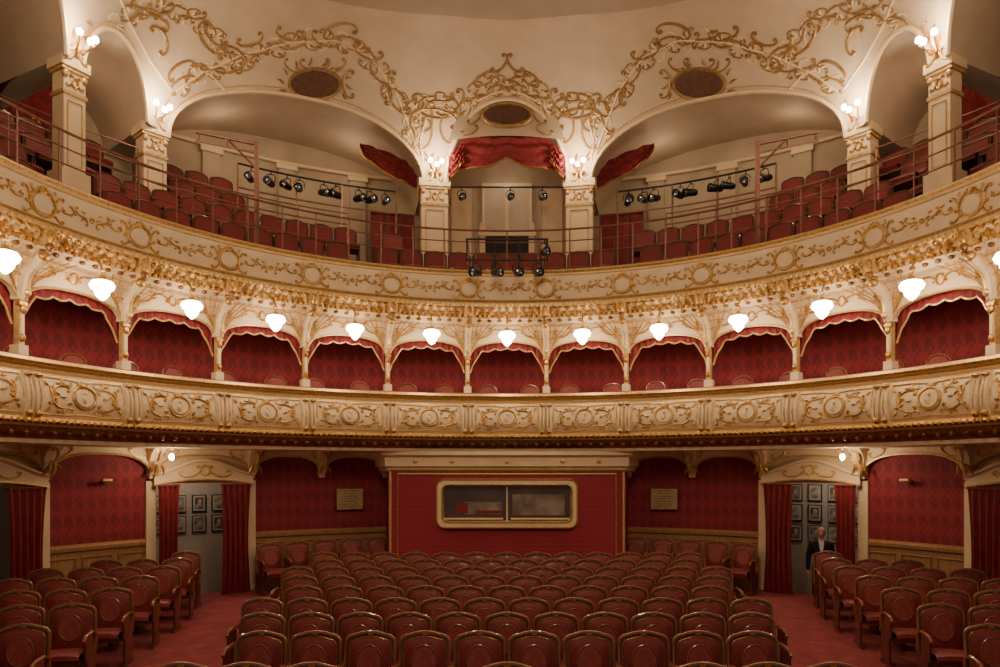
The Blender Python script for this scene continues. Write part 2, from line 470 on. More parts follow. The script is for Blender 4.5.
sweep(mb,[(7.14,3.06),(RW,3.06)],[CREAM])
sweep(mb,[(7.28,4.17),(7.28,3.2)],[VEL]); sweep(mb,[(7.28,3.2),(8.26,3.2)],[CARP])
bal=mb.obj('dress_circle_balcony'); bal.location.z=-.07
mb=MB()
LPP=LP[9:15]
def pil(th):
    for du in (-.075,.075):
        zs=[4.05,4.0,3.9,3.8,3.7,3.6,3.5,3.42]
        g=[]
        for uu,o in ((-.055,0),(-.05,.045),(-.02,.06),(0,.045),(.02,.06),(.05,.045),(.055,0)):
            g.append([pol(th+(du+uu*(1.1-.3*i/7))/7,prof_r(LPP,min(z,4.019))-o,z) for i,z in enumerate(zs)])
        mb.grid(g,CREAM)
        mb.ball(pol(th+du/7,6.88,4.0),(.06,.06,.035),GOLD)
        mb.ball(pol(th+du/7,6.86,3.46),(.05,.05,.05),GOLD)
        mb.tube([pol(th+du/7,prof_r(LPP,z)-.05,z) for z in (3.92,3.8,3.68,3.55)],[.012,.016,.014,.01],GOLD,5)
for k in POSTS: pil(k*DTH)
for k in BAYS:
    th=k*DTH
    f=lambda u,v,th=th: pol(th+u/7,prof_r(LPP,v)-.010,v)
    zc=3.74
    fr=[(-.64,3.47),(-.3,3.47),(0,3.49),(.3,3.47),(.64,3.47),(.66,3.74),(.64,4.0),(.3,4.0),(0,3.97),(-.3,4.0),(-.64,4.0),(-.66,3.74)]
    mb.tube([f(*p) for p in fr],.011,GOLDL,5,closed=True)
    ring(mb,(0,zc),.185,.17,f,.019,GOLD); ring(mb,(0,zc),.14,.125,f,.011,GOLDL); disc(mb,(0,zc),.14,.125,lambda u,v:pol(th+u/7,prof_r(LPP,v)-.02,v),CREAM)
    fd=lambda u,v,th=th: pol(th+u/7,prof_r(LPP,v)-.03,v)
    leaf(mb,(0,3.66),.15,pi/2,fd,.028,CREAM); mb.ball(fd(0,3.81),(.03,.03,.035),CREAM)
    for q in range(5): leaf(mb,(0,3.89),.11,pi*(.2+.15*q),f,.018,GOLD)
    for s in (-1,1):
        def g(can,x,z,L,a,side,m=GOLDL,w=.014): relief(mb,[(s*p[0],p[1]) for p in place2(can,(x,z),L,a,side)],f,w,m)
        g(CC,.38,3.83,.30,-.3,-1,GOLD); g(CC,.38,3.63,.30,.25,1,GOLD); g(SS,.53,3.75,.24,1.2,1,GOLD); g(CC,.26,3.94,.16,.3,1); g(CC,.26,3.54,.16,-.2,-1)
        for (x,z,a) in ((.3,3.74,0),(.4,3.76,.6),(.44,3.7,-.7),(.56,3.88,.9),(.56,3.58,-.9),(.35,3.93,.1),(.36,3.53,-.1)):
            leaf(mb,(s*x,z),.09,a if s>0 else pi-a,f,.016,GOLD)
N=int(2*TM*6.9/.11)
for i in range(N):
    t=-TM+2*TM*(i+.5)/N
    if abs(t)>rad(84): continue
    mb.ball(pol(t,6.865,3.36),(.035,.035,.04),GOLD,6,4)
    if i%2==0: mb.ball(pol(t,7.0,3.2),(.05,.05,.04),GOLDD,6,4)
mb.obj('gilded_relief',parent=bal)
# ------------------------------------------------------------------ LOGES (boxes)
mb=MB()
sweep(mb,[(8.28,3.2),(8.28,5.60)],[DAMD],uvscale=1)
mb.obj('wall_loge')
mb=MB()
for k in POSTS:
    th=k*DTH; M=Matrix.Translation(pol(th,7.14,0))@Matrix.Rotation(rotz(th),4,'Z')
    mb.box((0,0,4.28),(.15,.17,.14),CREAM,M); mb.box((0,0,4.66),(.085,.10,.66),GOLDL,M)
    mb.box((0,-.06,4.66),(.045,.03,.5),CREAM,M); mb.box((0,0,5.03),(.14,.16,.09),CREAM,M); mb.box((0,-.05,4.93),(.12,.08,.05),GOLD,M)
    mb.ball(M@Vector((0,-.08,4.85)),(.045,.045,.07),GOLD); mb.ball(M@Vector((0,-.07,4.45)),(.04,.04,.06),GOLD)
    mb.box((0,0,5.33),(.13,.14,.56),CREAM,M)
    pts=[M@Vector((0,y,z)) for y,z in ((-.06,4.98),(-.12,5.08),(-.13,5.2),(-.16,5.32),(-.26,5.42),(-.36,5.49),(-.42,5.56))]
    mb.tube(pts,[.045,.06,.05,.055,.06,.07,.075],CREAM,8)
    mb.tube([p+Vector((0,0,-.01))+inward(th)*.045 for p in pts],[.015,.022,.018,.02,.025,.03,.03],GOLDL,6)
    mb.ball(pts[1]+inward(th)*.04,(.05,.05,.06),GOLDL)
    mb.ball(pts[-1]+inward(th)*.03,(.08,.08,.07),GOLD)
for k in BAYS:
    n=18; a=(k-.5)*DTH+.055/7; b=(k+.5)*DTH-.055/7
    def za(i):
        u=2*i/n-1; return 5.02+.27*math.sqrt(max(0,1-abs(u)**2.2))
    T=ths(a,b,n)
    mb.grid([[pol(t,7.12,5.62),pol(t,7.12,za(i)),pol(t,7.2,za(i))] for i,t in enumerate(T)],CREAM)
    mb.tube([pol(t,7.10,za(i)) for i,t in enumerate(T)],.022,GOLDL,6)
    for q in (-1,1):
        for e in (.12,.26,.4,.55,.72):
            t0=k*DTH+q*.5*DTH*.9; t1=k*DTH+q*DTH*.5*(1-e)
            mb.tube([pol(t0+(t1-t0)*w,7.09-.36*w**2,5.12+(.47)*w**.7) for w in (0,.25,.5,.75,1)],.010,GOLDL if e<.5 else GOLD,5)
        for zz,e in ((5.32,.25),(5.45,.5),(5.55,.75)):
            mb.tube([pol(k*DTH+q*DTH*.5*(.93-w*e*.75),7.07-.3*((zz-5.12)/.5)**2,zz+.02*sin(pi*w)) for w in (0,.33,.66,1)],.008,GOLD,5)
    th=k*DTH; f=lambda u,v,th=th: pol(th+u/7,7.10,v)
    for s in (-1,1):
        relief(mb,[(s*p[0],p[1]) for p in place2(CC,(.45,5.46),.32,-.5,1)],f,.014,GOLD)
        relief(mb,[(s*p[0],p[1]) for p in place2(CC,(.2,5.5),.26,.1,-1)],f,.013,GOLD)
        leaf(mb,(s*.6,5.35),.2,pi/2,f,.02,GOLD)
    ring(mb,(0,5.48),.06,.08,f,.018,GOLD)
mb.obj('loge_arcade')
mb=MB()
for k in BAYS:
    n=36; a=(k-.5)*DTH+.06/7; b=(k+.5)*DTH-.06/7; P=[];E=[]
    for i in range(n+1):
        u=2*i/n-1; t=a+(b-a)*i/n
        zt=5.02+.29*math.sqrt(max(0,1-abs(u)**2.2))
        drop=.13+.045*abs(sin(u*3*pi))+.40*max(0,abs(u)-.72)**1.0*2.2*abs(u)
        fo=.012*sin(i*2.2)
        P.append([pol(t,7.24+fo,zt),pol(t,7.22+fo,zt-drop*.5),pol(t,7.21+fo*1.6,zt-drop)]); E.append(pol(t,7.205+fo,zt-drop))
    mb.grid(P,DRAPE); mb.tube(E,.017,GOLDL,5)
mb.obj('loge_valance')
mb=MB()
for k in BAYS:
    for q in (-.5,.5):
        t=(k+q*.5)*DTH+random.uniform(-.008,.008); M=Matrix.Translation(pol(t,7.62,3.13))@Matrix.Rotation(rotz(t)+random.uniform(-.3,.3),4,'Z')
        mb.box((0,0,.50),(.42,.42,.1),VEL,M)
        O=[(-.17,.95),(.17,.95),(.175,1.2),(.11,1.28),(0,1.305),(-.11,1.28),(-.175,1.2)]
        for y in (.175,.225): mb.ngon([M@Vector((x,y,z)) for x,z in O],VELH)
        mb.grid([[M@Vector((x,y,z)) for y in (.175,.225)] for x,z in O],VEL,cu=True)
        mb.tube([M@Vector(p) for p in ((-.2,.2,0),(-.2,.2,.95),(-.19,.2,1.24),(-.12,.2,1.31),(0,.2,1.335),(.12,.2,1.31),(.19,.2,1.24),(.2,.2,.95),(.2,.2,0))],.022,WOODR,5)
        for x in(-.18,.18): mb.tube([M@Vector((x,-.18,0)),M@Vector((x,-.18,.46))],.018,WOODM,5)
mb.obj('loge_chair_group')

# ------------------------------------------------------------------ UPPER BALCONY (gallery)
GZ=-.07
mb=MB()
UP=[(7.0,6.66),(6.93,6.75),(6.78,6.77),(6.66,6.74),(6.63,6.70),(6.65,6.66),(6.70,6.64),(6.68,6.61),(6.70,6.58),(6.715,6.45),(6.72,6.3),(6.70,6.15),(6.64,6.12),(6.62,6.07),(6.57,6.04),(6.57,5.98),(6.63,5.95),(6.67,5.9),(6.68,5.84),(6.76,5.79),(6.86,5.74),(6.9,5.69)]
UM=[VEL,VEL,VEL,GOLDL,GOLD,CREAM,GOLDL,CREAM,CREAM,CREAM,CREAM,GOLDL,GOLD,CREAM,GOLDL,GOLD,CREAM,GOLD,GOLDD,CREAM,CREAM]
sweep(mb,UP,UM)
sweep(mb,[(6.9,5.69),(8.3,5.69)],[CREAM])
ROWS=[(7.5,6.1),(8.25,6.68),(9.0,7.26),(9.75,7.84),(10.5,8.42)]
sweep(mb,[(7.0,6.66),(7.0,6.1),(7.88,6.1),(7.88,6.68),(8.63,6.68),(8.63,7.26),(9.38,7.26)],[VEL,CARP,CARP,CARP,CARP,CARP])
for sg in (-1,1):
    a,b=(sg*rad(33),sg*TM)
    sweep(mb,[(9.38,7.26),(9.38,7.84),(10.13,7.84),(10.13,8.42),(11.33,8.42)],[CARP]*4,a,b,40)
    mb.grid([[pol(a,9.38,7.26),pol(a,9.38,7.84)],[pol(a,10.13,7.26),pol(a,10.13,7.84)],[pol(a,10.13,7.26),pol(a,10.13,8.42)],[pol(a,11.33,7.26),pol(a,11.33,8.42)]],CARP)
sweep(mb,[(9.38,7.26),(11.33,7.26)],[CARP],-rad(33),rad(33),30)
gal=mb.obj('gallery_balcony'); gal.location.z=GZ
mb=MB()
UPP=UP[8:12]
for k in POSTS:
    th=k*DTH
    f=lambda u,v,th=th: pol(th+u/6.7,prof_r(UPP,v)-.010,v)
    zc=6.36
    ring(mb,(0,zc),.20,.175,f,.020,GOLD); ring(mb,(0,zc),.145,.13,f,.012,GOLDL); disc(mb,(0,zc),.14,.13,lambda u,v: pol(th+u/6.7,prof_r(UPP,v)-.02,v),CREAM)
    for q in range(5): leaf(mb,(0,6.49),.12,pi*(.2+.15*q),f,.018,GOLD)
    for s in (-1,1):
        relief(mb,[(s*p[0],p[1]) for p in place2(CC,(.25,6.43),.22,1.2,-1)],f,.015,GOLD)
        relief(mb,[(s*p[0],p[1]) for p in place2(CC,(.23,6.24),.20,-.8,1)],f,.015,GOLD)
        relief(mb,[(s*p[0],p[1]) for p in place2(SS,(.13,6.5),.16,.3,1)],f,.012,GOLDL)
    M=Matrix.Translation(pol(th,6.62,5.9))@Matrix.Rotation(rotz(th),4,'Z')
    mb.box((0,0,.0),(.18,.12,.24),GOLDL,M); mb.ball(M@Vector((0,-.06,-.02)),(.07,.07,.11),GOLD); mb.ball(M@Vector((0,-.04,-.15)),(.06,.06,.07),GOLDD)
for k in BAYS:
    th=k*DTH; f=lambda u,v,th=th: pol(th+u/6.7,prof_r(UPP,v)-.009,v)
    ring(mb,(0,6.37),.03,.03,f,.015,GOLD,10)
    for s in (-1,1):
        relief(mb,[(s*p[0],p[1]) for p in place2(SS,(.17,6.38),.24,.25,1)],f,.011,GOLD)
        relief(mb,[(s*p[0],p[1]) for p in place2(CC,(.38,6.38),.2,-.2,1)],f,.011,GOLD)
        for (x,z,a) in ((.07,6.37,.5),(.13,6.37,-.6),(.24,6.37,.7),(.3,6.38,-.7),(.42,6.37,.8),(.1,6.45,.2),(.3,6.46,.2)):
            leaf(mb,(s*x,z),.08,a if s>0 else pi-a,f,.013,GOLD)
    for q in range(-4,5):
        tt=th+q*.155/6.65; w=.05
        mb.tube([pol(tt-w/6.6,6.60,5.97),pol(tt,6.585,5.90),pol(tt+w/6.6,6.60,5.97)],[.012,.022,.012],GOLDL if q%2 else GOLD,5)
        mb.ball(pol(tt,6.64,5.87),(.04,.04,.06),GOLD if q%2 else GOLDL,6,4)
N=int(2*rad(100)*6.6/.10)
for i in range(N):
    t=-rad(100)+2*rad(100)*(i+.5)/N
    if abs(t)>rad(88): continue
    mb.ball(pol(t,6.565,6.01),(.032,.032,.034),GOLDL,6,4)
    mb.ball(pol(t,6.71,5.81),(.04,.04,.045+.02*(i%2)),GOLD if i%3 else GOLDL,6,4)
    if i%2: mb.ball(pol(t,6.82,5.74),(.05,.05,.035),GOLDD,6,4)
mb.obj('gilded_relief',parent=gal)
mb=MB()
T=ths(-rad(95),rad(95),130)
for z,r in ((7.58,.022),(7.34,.013),(7.1,.013)): mb.tube([pol(t,6.98,z) for t in T],r,METAL,6)
for k in range(-17,18):
    t=k*DTH*.4; mb.tube([pol(t,6.98,6.63),pol(t,6.98,7.58)],.014,METAL,6)
mb.obj('gallery_guard_rail')
mb=MB()
for sg in (-1,1):
    T=ths(sg*rad(24),sg*rad(95),50)
    for z in (8.28,8.04): mb.tube([pol(t,8.68,z) for t in T],.016,METAL,6)
    for t in T[::5]: mb.tube([pol(t,8.68,7.19),pol(t,8.68,8.28)],.014,METAL,6)
    T=ths(sg*rad(50),sg*rad(95),30)
    mb.tube([pol(t,9.42,8.9) for t in T],.016,METAL,6)
    for t in T[::5]: mb.tube([pol(t,9.42,7.77),pol(t,9.42,8.9)],.014,METAL,6)
mb.obj('gallery_aisle_rail')

# ------------------------------------------------------------------ seats
def seat_outline(w,z0,z1,rc,crown,n=5):
    pts=[(-w,z0),(w,z0)]
    for i in range(n+1):
        a=pi/2*i/n; pts.append((w-rc+rc*cos(a),z1-rc+rc*sin(a)))
    for i in range(1,6):
        u=1-2*i/6; pts.append((u*(w-rc),z1+crown*(1-u*u)))
    for i in range(n+1):
        a=pi/2+pi/2*i/n; pts.append((-w+rc+rc*cos(a),z1-rc+rc*sin(a)))
    return pts
def build_seat(detail=True,V=None):
    V=V or VELS
    m=MB(); tilt=.12
    def B(x,z,off): return (x,.22+(z-.42)*tilt-off,z)
    O=seat_outline(.25,.36,.935,.09,.03)
    m.ngon([B(x,z,.025) for x,z in O][::-1],WOODM); m.ngon([B(x,z,-.03) for x,z in O],WOODM)
    m.grid([[B(x,z,.025),B(x,z,-.03)] for x,z in O],WOODR,cu=True)
    if detail:
        m.tube([B(x,z,.02) for x,z in O],.018,WOODR,5,closed=True)
        cx,cz=0,.68
        rings=[]
        for s,o in ((.84,.026),(.81,.045),(.66,.062),(.4,.07),(.12,.072)):
            rings.append([B(x*s,cz+(z-cz)*s,o) for x,z in O])
        m.grid([list(q) for q in zip(*rings)],V,cu=True); m.ngon(rings[-1],V)
        A=[2*pi*i/20 for i in range(20)]
        m.tube([B(.125*cos(a),.70+.15*sin(a),.074) for a in A],.007,WOODR,5,closed=True)
        m.ngon([B(.115*cos(a),.70+.14*sin(a),.0755) for a in A],VELH)
        m.tube([B(x*.85,cz+(z-cz)*.85,.028) for x,z in O],.005,GOLD,4,closed=True)
        m.box(B(0,.945,.03),(.05,.015,.02),GOLD)
    else:
        m.ngon([B(x*.84,.66+(z-.66)*.84,.045) for x,z in O][::-1],V)
        m.tube([B(x,z,.02) for x,z in O],.014,WOODM,4,closed=True)
    C=[]
    for y,zt in ((-.26,.37),(-.285,.42),(-.27,.47),(-.22,.492),(-.05,.495),(.12,.47),(.17,.45)):
        C.append([(x*.225,y,.37+(zt-.37)*(1-.25*abs(x)**6)) for x in (-1,-.92,-.5,0,.5,.92,1)])
    m.grid(C,V); m.box((0,-.04,.37),(.45,.44,.05),WOODM)
    if detail:
        for s in (-1,1):
            x=s*.262
            m.tube([(x,.24,.40),(x,.20,.62),(x,.08,.665),(x,-.08,.66),(x,-.18,.645),(x,-.215,.61),(x,-.19,.575)],[.014,.018,.020,.020,.022,.022,.015],WOODR,6)
            m.box((x,-.06,.50),(.022,.26,.27),WOODM); m.box((x,.0,.21),(.030,.30,.36),WOODM); m.box((x,-.02,.02),(.04,.42,.04),WOODM)
    else:
        for s in (-1,1): m.box((s*.24,.0,.24),(.03,.32,.48),WOODM)
    return m
SEAT=build_seat(True).mesh('theatre_seat'); SEATL=build_seat(False,VELG)
def seat(x,y,rz=0): inst('theatre_seat',SEAT,(x,y,fz(y)),(0,0,rz))
for c,yy in zip([11,10,11,12,11,12,13,12,13],[5.86,7.05,7.9,8.72,9.54,10.36,11.18,12.0,12.82]):
    for j in range(c):
        if yy<6.5 and 2<j<8 and j!=5: continue
        seat((j-(c-1)/2)*.55,yy)
SIDE=[(6.3,-4.85,6),(7.35,-5.02,6),(8.4,-5.12,6),(9.4,-5.2,5),(10.35,-5.3,5),(11.25,-5.4,4),(12.1,-5.55,3),(12.95,-5.8,2)]
for yy,x0,n in SIDE:
    for j in range(n):
        a=rad(9)
        xx=x0-j*.57*cos(a); y2=yy-j*.57*sin(a)
        rr_=math.hypot(xx,max(0,y2-CY))
        if rr_>7.75: continue
        for s in (1,-1): seat(s*xx,y2,s*rad(12)+random.uniform(-.03,.03))
for sg in (-1,1):
    for j in range(5):
        t=sg*rad(20.5+j*4.1); p=pol(t,7.62,0)
        seat(p.x,p.y,-t)
mb=MB()
COLS=[(10.8,9.03,.62),(48.2,9.34,.44),(61.4,8.18,.36),(78.5,7.35,.36),(97,7.2,.36)]
for ri,(r,z) in enumerate(ROWS):
    sp=.53/r; n=int(rad(92)/sp)
    for i in range(-n,n+1):
        t=i*sp; td=abs(math.degrees(t))
        if ri==2 and td<13: continue
        if ri>=3 and td<35: continue
        if ri and i%11==5: continue
        p=pol(t,r,z+GZ)
        bad=False
        for ct,cr,cw in COLS:
            for s in (-1,1):
                q=pol(s*rad(ct),cr+.28,z+GZ)
                if (p-q).length<.58: bad=True
        if bad: continue
        mb.add(SEATL,Matrix.Translation(p)@Matrix.Rotation(rotz(t),4,'Z'))
mb.obj('gallery_seating')

# ------------------------------------------------------------------ CEILING, COVE, LUNETTES
RP=[(0,9.07),(10.8,9.03),(20,9.2),(30,9.4),(40,9.5),(48.2,9.34),(51,9.05),(55,8.68),(61.4,8.18),(68,7.74),(78.5,7.35),(90,7.2),(130,7.2)]
def rplan(td):
    td=abs(td)
    for (a,ra),(b,rb) in zip(RP[:-1],RP[1:]):
        if a<=td<=b: return ra+(rb-ra)*(td-a)/(b-a)
    return 7.2
ZS=9.35; ZC=11.85; OC=2.3
def cove(th,t,off=0):
    r=rplan(math.degrees(th))-OC*(1-cos(t*pi/2))-off
    return pol(th,r,ZS+(ZC-ZS)*sin(t*pi/2))
def t_of_z(z): return math.asin(max(0,min(1,(z-ZS)/(ZC-ZS))))*2/pi
EB=[(-10.8,10.8,1.72),(10.8,48.2,1.42),(48.2,61.4,1.05),(61.4,78.5,1.15),(78.5,97,1.15)]
def bay_samples(a,b,h,wdeg):
    out=[]; n=28; a2=a+wdeg; b2=b-wdeg
    for i in range(n+1):
        u=-cos(pi*i/n); t=(a2+b2)/2+(b2-a2)/2*u
        out.append((t,ZS+h*math.sqrt(max(0,1-abs(u)**2.2))))
    return out
allb=[]
for (a,b,h) in EB:
    w=math.degrees(.27/rplan((a+b)/2)) if a<11 else math.degrees(.2/rplan((a+b)/2))
    allb.append((a,b,h,bay_samples(a,b,h,w)))
    if a>0: allb.append((-b,-a,h,bay_samples(-b,-a,h,w)))
allb.sort(key=lambda q:q[0])
S=[]
for q in allb: S.extend(q[3])
cmb=MB(); NT=12
G=[]
for td,z in S:
    t0=t_of_z(z); G.append([cove(rad(td),t0+(1-t0)*j/NT) for j in range(NT+1)])
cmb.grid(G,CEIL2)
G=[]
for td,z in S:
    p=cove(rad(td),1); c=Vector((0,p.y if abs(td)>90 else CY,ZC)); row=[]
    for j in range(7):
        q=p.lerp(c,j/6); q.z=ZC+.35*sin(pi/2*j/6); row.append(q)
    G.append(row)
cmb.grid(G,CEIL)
bvh=BVHTree.FromPolygons([Vector(v) for v in cmb.v],cmb.f)
for (a,b,h,sm) in allb:
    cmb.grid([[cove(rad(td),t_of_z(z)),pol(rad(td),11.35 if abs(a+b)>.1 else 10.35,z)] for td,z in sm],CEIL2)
ceiling=cmb.obj('ceiling')
mb=MB()
for (a,b,h,sm) in allb:
    mb.tube([cove(rad(td),t_of_z(z),.02) for td,z in sm],.045,CREAM,6)
    mb.tube([cove(rad(td),t_of_z(z+.10),.01) for td,z in sm],.014,GOLDL,5)
mb.obj('arch_moulding',parent=ceiling)
mb=MB()
for sg in (-1,1):
    sweep(mb,[(11.35,7.0),(11.35,11.6)],[DIM],sg*rad(10.8),sg*TM,50)
    mb.grid([[pol(sg*rad(10.8),r,z) for z in (7.2,11.4)] for r in (9.35,11.35)],DIM)
sweep(mb,[(10.35,7.0),(10.35,11.6)],[DIM],-rad(11),rad(11),12)
mb.obj('wall_gallery')
mb=MB()
for sg in (-1,1):
    for e in (20,29,38):
        t=sg*rad(e); M=Matrix.Translation(pol(t,11.3,0))@Matrix.Rotation(rotz(t),4,'Z')
        mb.box((0,0,8.7),(.4,.1,2.9),DIM,M); mb.box((0,-.02,10.1),(.5,.16,.12),CREAM,M)
    T=ths(sg*rad(12),sg*rad(46),30)
    mb.tube([pol(t,11.28,10.22) for t in T],.05,CREAM,6)
mb.obj('trim_3')
mb=MB()
yN=CY+10.3
mb.box((0,yN,7.75),(1.1,.06,1.5),DARK); mb.box((0,yN-.05,9.2),(1.25,.14,1.3),CREAM)
for s in (-1,1):
    mb.box((s*.62,yN-.04,8.0),(.14,.14,1.7),CREAM); mb.box((s*1.15,yN-.03,8.9),(.5,.05,1.7),CREAM)
    mb.box((s*.3,yN-.13,9.2),(.5,.02,1.1),CEIL2)
mb.box((0,yN-.06,8.56),(1.45,.18,.1),CREAM)
mb.obj('door_5',smooth=False)
for ct,cr,w in COLS:
    for s in (-1,1):
        th=s*rad(ct); mb=MB()
        def B(z0,z1,ww,m): mb.box((0,.0,(z0+z1)/2),(ww,ww*.9,z1-z0),m)
        B(-2.16,-1.8,w+.12,CREAM); B(-1.8,-.55,w,CREAM); B(-.55,-.49,w+.05,GOLDL); B(-.49,-.16,w,CREAM); B(-.16,-.1,w+.07,GOLDL); B(-.1,.06,w+.12,CREAM)
        f=lambda u,v: Vector((u,-w*.45-.012,v))
        fr=[(-w*.33,-1.7),(w*.33,-1.7),(w*.33,-.65),(-w*.33,-.65)]
        mb.tube([f(*p) for p in fr],.012,GOLDL,5,closed=True)
        for q in (-1,1):
            relief(mb,[(q*p[0],p[1]) for p in place2(CC,(.22*w,-.32),.2,-1.2,1)],f,.014,GOLD)
            mb.ball((q*w*.43,-w*.43,-.22),(.055,.055,.07),GOLDL)
        ring(mb,(0,-.33),.05,.08,f,.015,GOLD)
        mb.obj('gallery_column',loc=pol(th,cr+w*.45,ZS),rot=(0,0,rotz(th)))
for s in (-1,1):
    mb=MB(); a=pol(s*rad(13.4),9.75,7.19); b=pol(s*rad(19.5),9.8,7.19)
    for i in range(3):
        p=a.lerp(b,(i+.5)/3); t=s*rad(13.4+6.1*(i+.5)/3); M=Matrix.Translation(p)@Matrix.Rotation(-t,4,'Z')
        mb.box((0,0,.85),(.32,.03,1.4),DRAPE,M)
        for q in (-.17,.17): mb.box((q,-.01,.8),(.03,.05,1.6),WOODM,M)
        mb.box((0,-.01,1.58),(.36,.05,.05),WOODM,M)
    mb.obj('folding_screen')

# ------------------------------------------------------------------ ceiling ornament (laid on the surveyed cove surface)
EYE=Vector((0,0,2.6)); F=725.
def survey(x,y,off=.0):
    d=Vector(((x-507)/F,1,(470-y)/F)).normalized()
    loc,nrm,idx,dist=bvh.ray_cast(EYE,d)
    if loc is None: return None
    if nrm.dot(d)>0: nrm=-nrm
    return loc+nrm*off
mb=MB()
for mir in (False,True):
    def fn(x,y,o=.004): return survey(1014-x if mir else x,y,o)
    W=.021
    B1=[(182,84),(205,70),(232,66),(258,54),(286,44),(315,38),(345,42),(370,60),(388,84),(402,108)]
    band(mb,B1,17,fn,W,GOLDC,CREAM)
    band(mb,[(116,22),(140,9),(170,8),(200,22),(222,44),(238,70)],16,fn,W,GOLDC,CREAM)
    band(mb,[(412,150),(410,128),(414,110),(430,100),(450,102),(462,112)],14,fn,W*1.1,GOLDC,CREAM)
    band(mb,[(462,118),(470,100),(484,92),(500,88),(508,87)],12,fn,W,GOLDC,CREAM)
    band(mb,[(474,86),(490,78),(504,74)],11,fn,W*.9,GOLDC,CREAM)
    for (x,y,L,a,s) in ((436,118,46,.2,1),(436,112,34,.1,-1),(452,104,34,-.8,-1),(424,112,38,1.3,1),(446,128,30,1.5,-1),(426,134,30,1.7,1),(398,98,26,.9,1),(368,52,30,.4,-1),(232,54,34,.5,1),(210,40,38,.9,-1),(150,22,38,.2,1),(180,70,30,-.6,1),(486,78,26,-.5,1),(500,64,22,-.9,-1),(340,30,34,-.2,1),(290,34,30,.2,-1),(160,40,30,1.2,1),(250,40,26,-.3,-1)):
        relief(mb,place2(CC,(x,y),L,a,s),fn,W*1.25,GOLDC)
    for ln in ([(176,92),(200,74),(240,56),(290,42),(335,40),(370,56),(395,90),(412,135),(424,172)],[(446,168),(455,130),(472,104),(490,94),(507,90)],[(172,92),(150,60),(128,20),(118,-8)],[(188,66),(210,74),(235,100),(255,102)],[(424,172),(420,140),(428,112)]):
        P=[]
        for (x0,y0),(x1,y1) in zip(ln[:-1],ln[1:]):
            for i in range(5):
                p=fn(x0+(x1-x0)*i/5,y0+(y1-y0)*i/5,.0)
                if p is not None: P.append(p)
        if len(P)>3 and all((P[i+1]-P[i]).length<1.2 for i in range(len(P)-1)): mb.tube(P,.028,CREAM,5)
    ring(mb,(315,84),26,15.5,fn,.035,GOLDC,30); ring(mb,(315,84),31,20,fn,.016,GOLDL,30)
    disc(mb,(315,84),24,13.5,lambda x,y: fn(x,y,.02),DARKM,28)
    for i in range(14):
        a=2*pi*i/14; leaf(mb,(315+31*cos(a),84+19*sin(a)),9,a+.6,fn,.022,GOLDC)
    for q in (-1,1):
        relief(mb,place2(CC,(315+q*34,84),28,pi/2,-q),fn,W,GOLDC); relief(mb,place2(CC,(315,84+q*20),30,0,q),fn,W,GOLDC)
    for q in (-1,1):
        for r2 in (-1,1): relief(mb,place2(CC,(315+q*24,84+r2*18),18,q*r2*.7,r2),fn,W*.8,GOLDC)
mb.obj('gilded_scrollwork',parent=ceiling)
mb=MB(); c=Vector((0,CY+8.55,10.75)); n=28
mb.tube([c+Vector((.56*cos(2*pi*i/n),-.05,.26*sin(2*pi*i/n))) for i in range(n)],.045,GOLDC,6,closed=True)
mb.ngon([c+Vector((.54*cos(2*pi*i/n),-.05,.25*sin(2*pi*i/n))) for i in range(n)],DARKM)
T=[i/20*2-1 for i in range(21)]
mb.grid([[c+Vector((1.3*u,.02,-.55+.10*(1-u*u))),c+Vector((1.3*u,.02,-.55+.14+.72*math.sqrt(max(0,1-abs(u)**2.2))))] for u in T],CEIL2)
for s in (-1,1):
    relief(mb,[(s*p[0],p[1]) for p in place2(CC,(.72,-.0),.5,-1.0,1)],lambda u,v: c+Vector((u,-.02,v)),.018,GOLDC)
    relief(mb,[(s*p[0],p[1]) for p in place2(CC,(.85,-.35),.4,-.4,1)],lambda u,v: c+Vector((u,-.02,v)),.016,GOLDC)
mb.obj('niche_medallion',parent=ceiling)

# ------------------------------------------------------------------ sconces
def plight(name,loc,e,col=(1,.72,.46),size=.08):
    l=bpy.data.lights.new(name,'POINT'); l.energy=e; l.color=col; l.shadow_soft_size=size
    o=bpy.data.objects.new(name,l); o.location=loc; scene.collection.objects.link(o); return o
for ct,cr,cw in COLS[:4]:
    for s in (-1,1):
        th=s*rad(ct); mb=MB()
        base=pol(th,cr-.02,9.50); inn=inward(th); side=Vector((-inn.y,inn.x,0))
        f=lambda u,v: base+side*u+Vector((0,0,v))+inn*.03
        for q in (-1,1):
            relief(mb,[(q*p[0],p[1]) for p in place2(CC,(.11,.22),.36,1.3,-1)],f,.024,GOLD)
            relief(mb,[(q*p[0],p[1]) for p in place2(CC,(.1,-.02),.26,-1.3,1)],f,.024,GOLD)
            relief(mb,[(q*p[0],p[1]) for p in place2(CC,(.17,.5),.3,1.0,1)],f,.018,GOLDC)
        leaf(mb,(0,.05),.55,pi/2,f,.04,GOLD); ring(mb,(0,.12),.07,.1,f,.018,GOLD)
        for du,dz,di in ((-.13,.18,.34),(.13,.18,.34),(0,.06,.42)):
            tip=base+side*du+inn*di+Vector((0,0,dz))
            mid=base+side*du*.6+inn*di*.6+Vector((0,0,dz-.12))
            mb.tube([base+Vector((0,0,.05)),mid,tip-Vector((0,0,.07)),tip-Vector((0,0,.03))],[.018,.013,.011,.02],GOLD,6)
            mb.ball(tip+Vector((0,0,.03)),(.052,.052,.057),BULB,8,6)
        mb.obj('wall_sconce')
        plight('sconce_light',base+inn*.45+Vector((0,0,.34)),58,(1,.74,.46),.1)
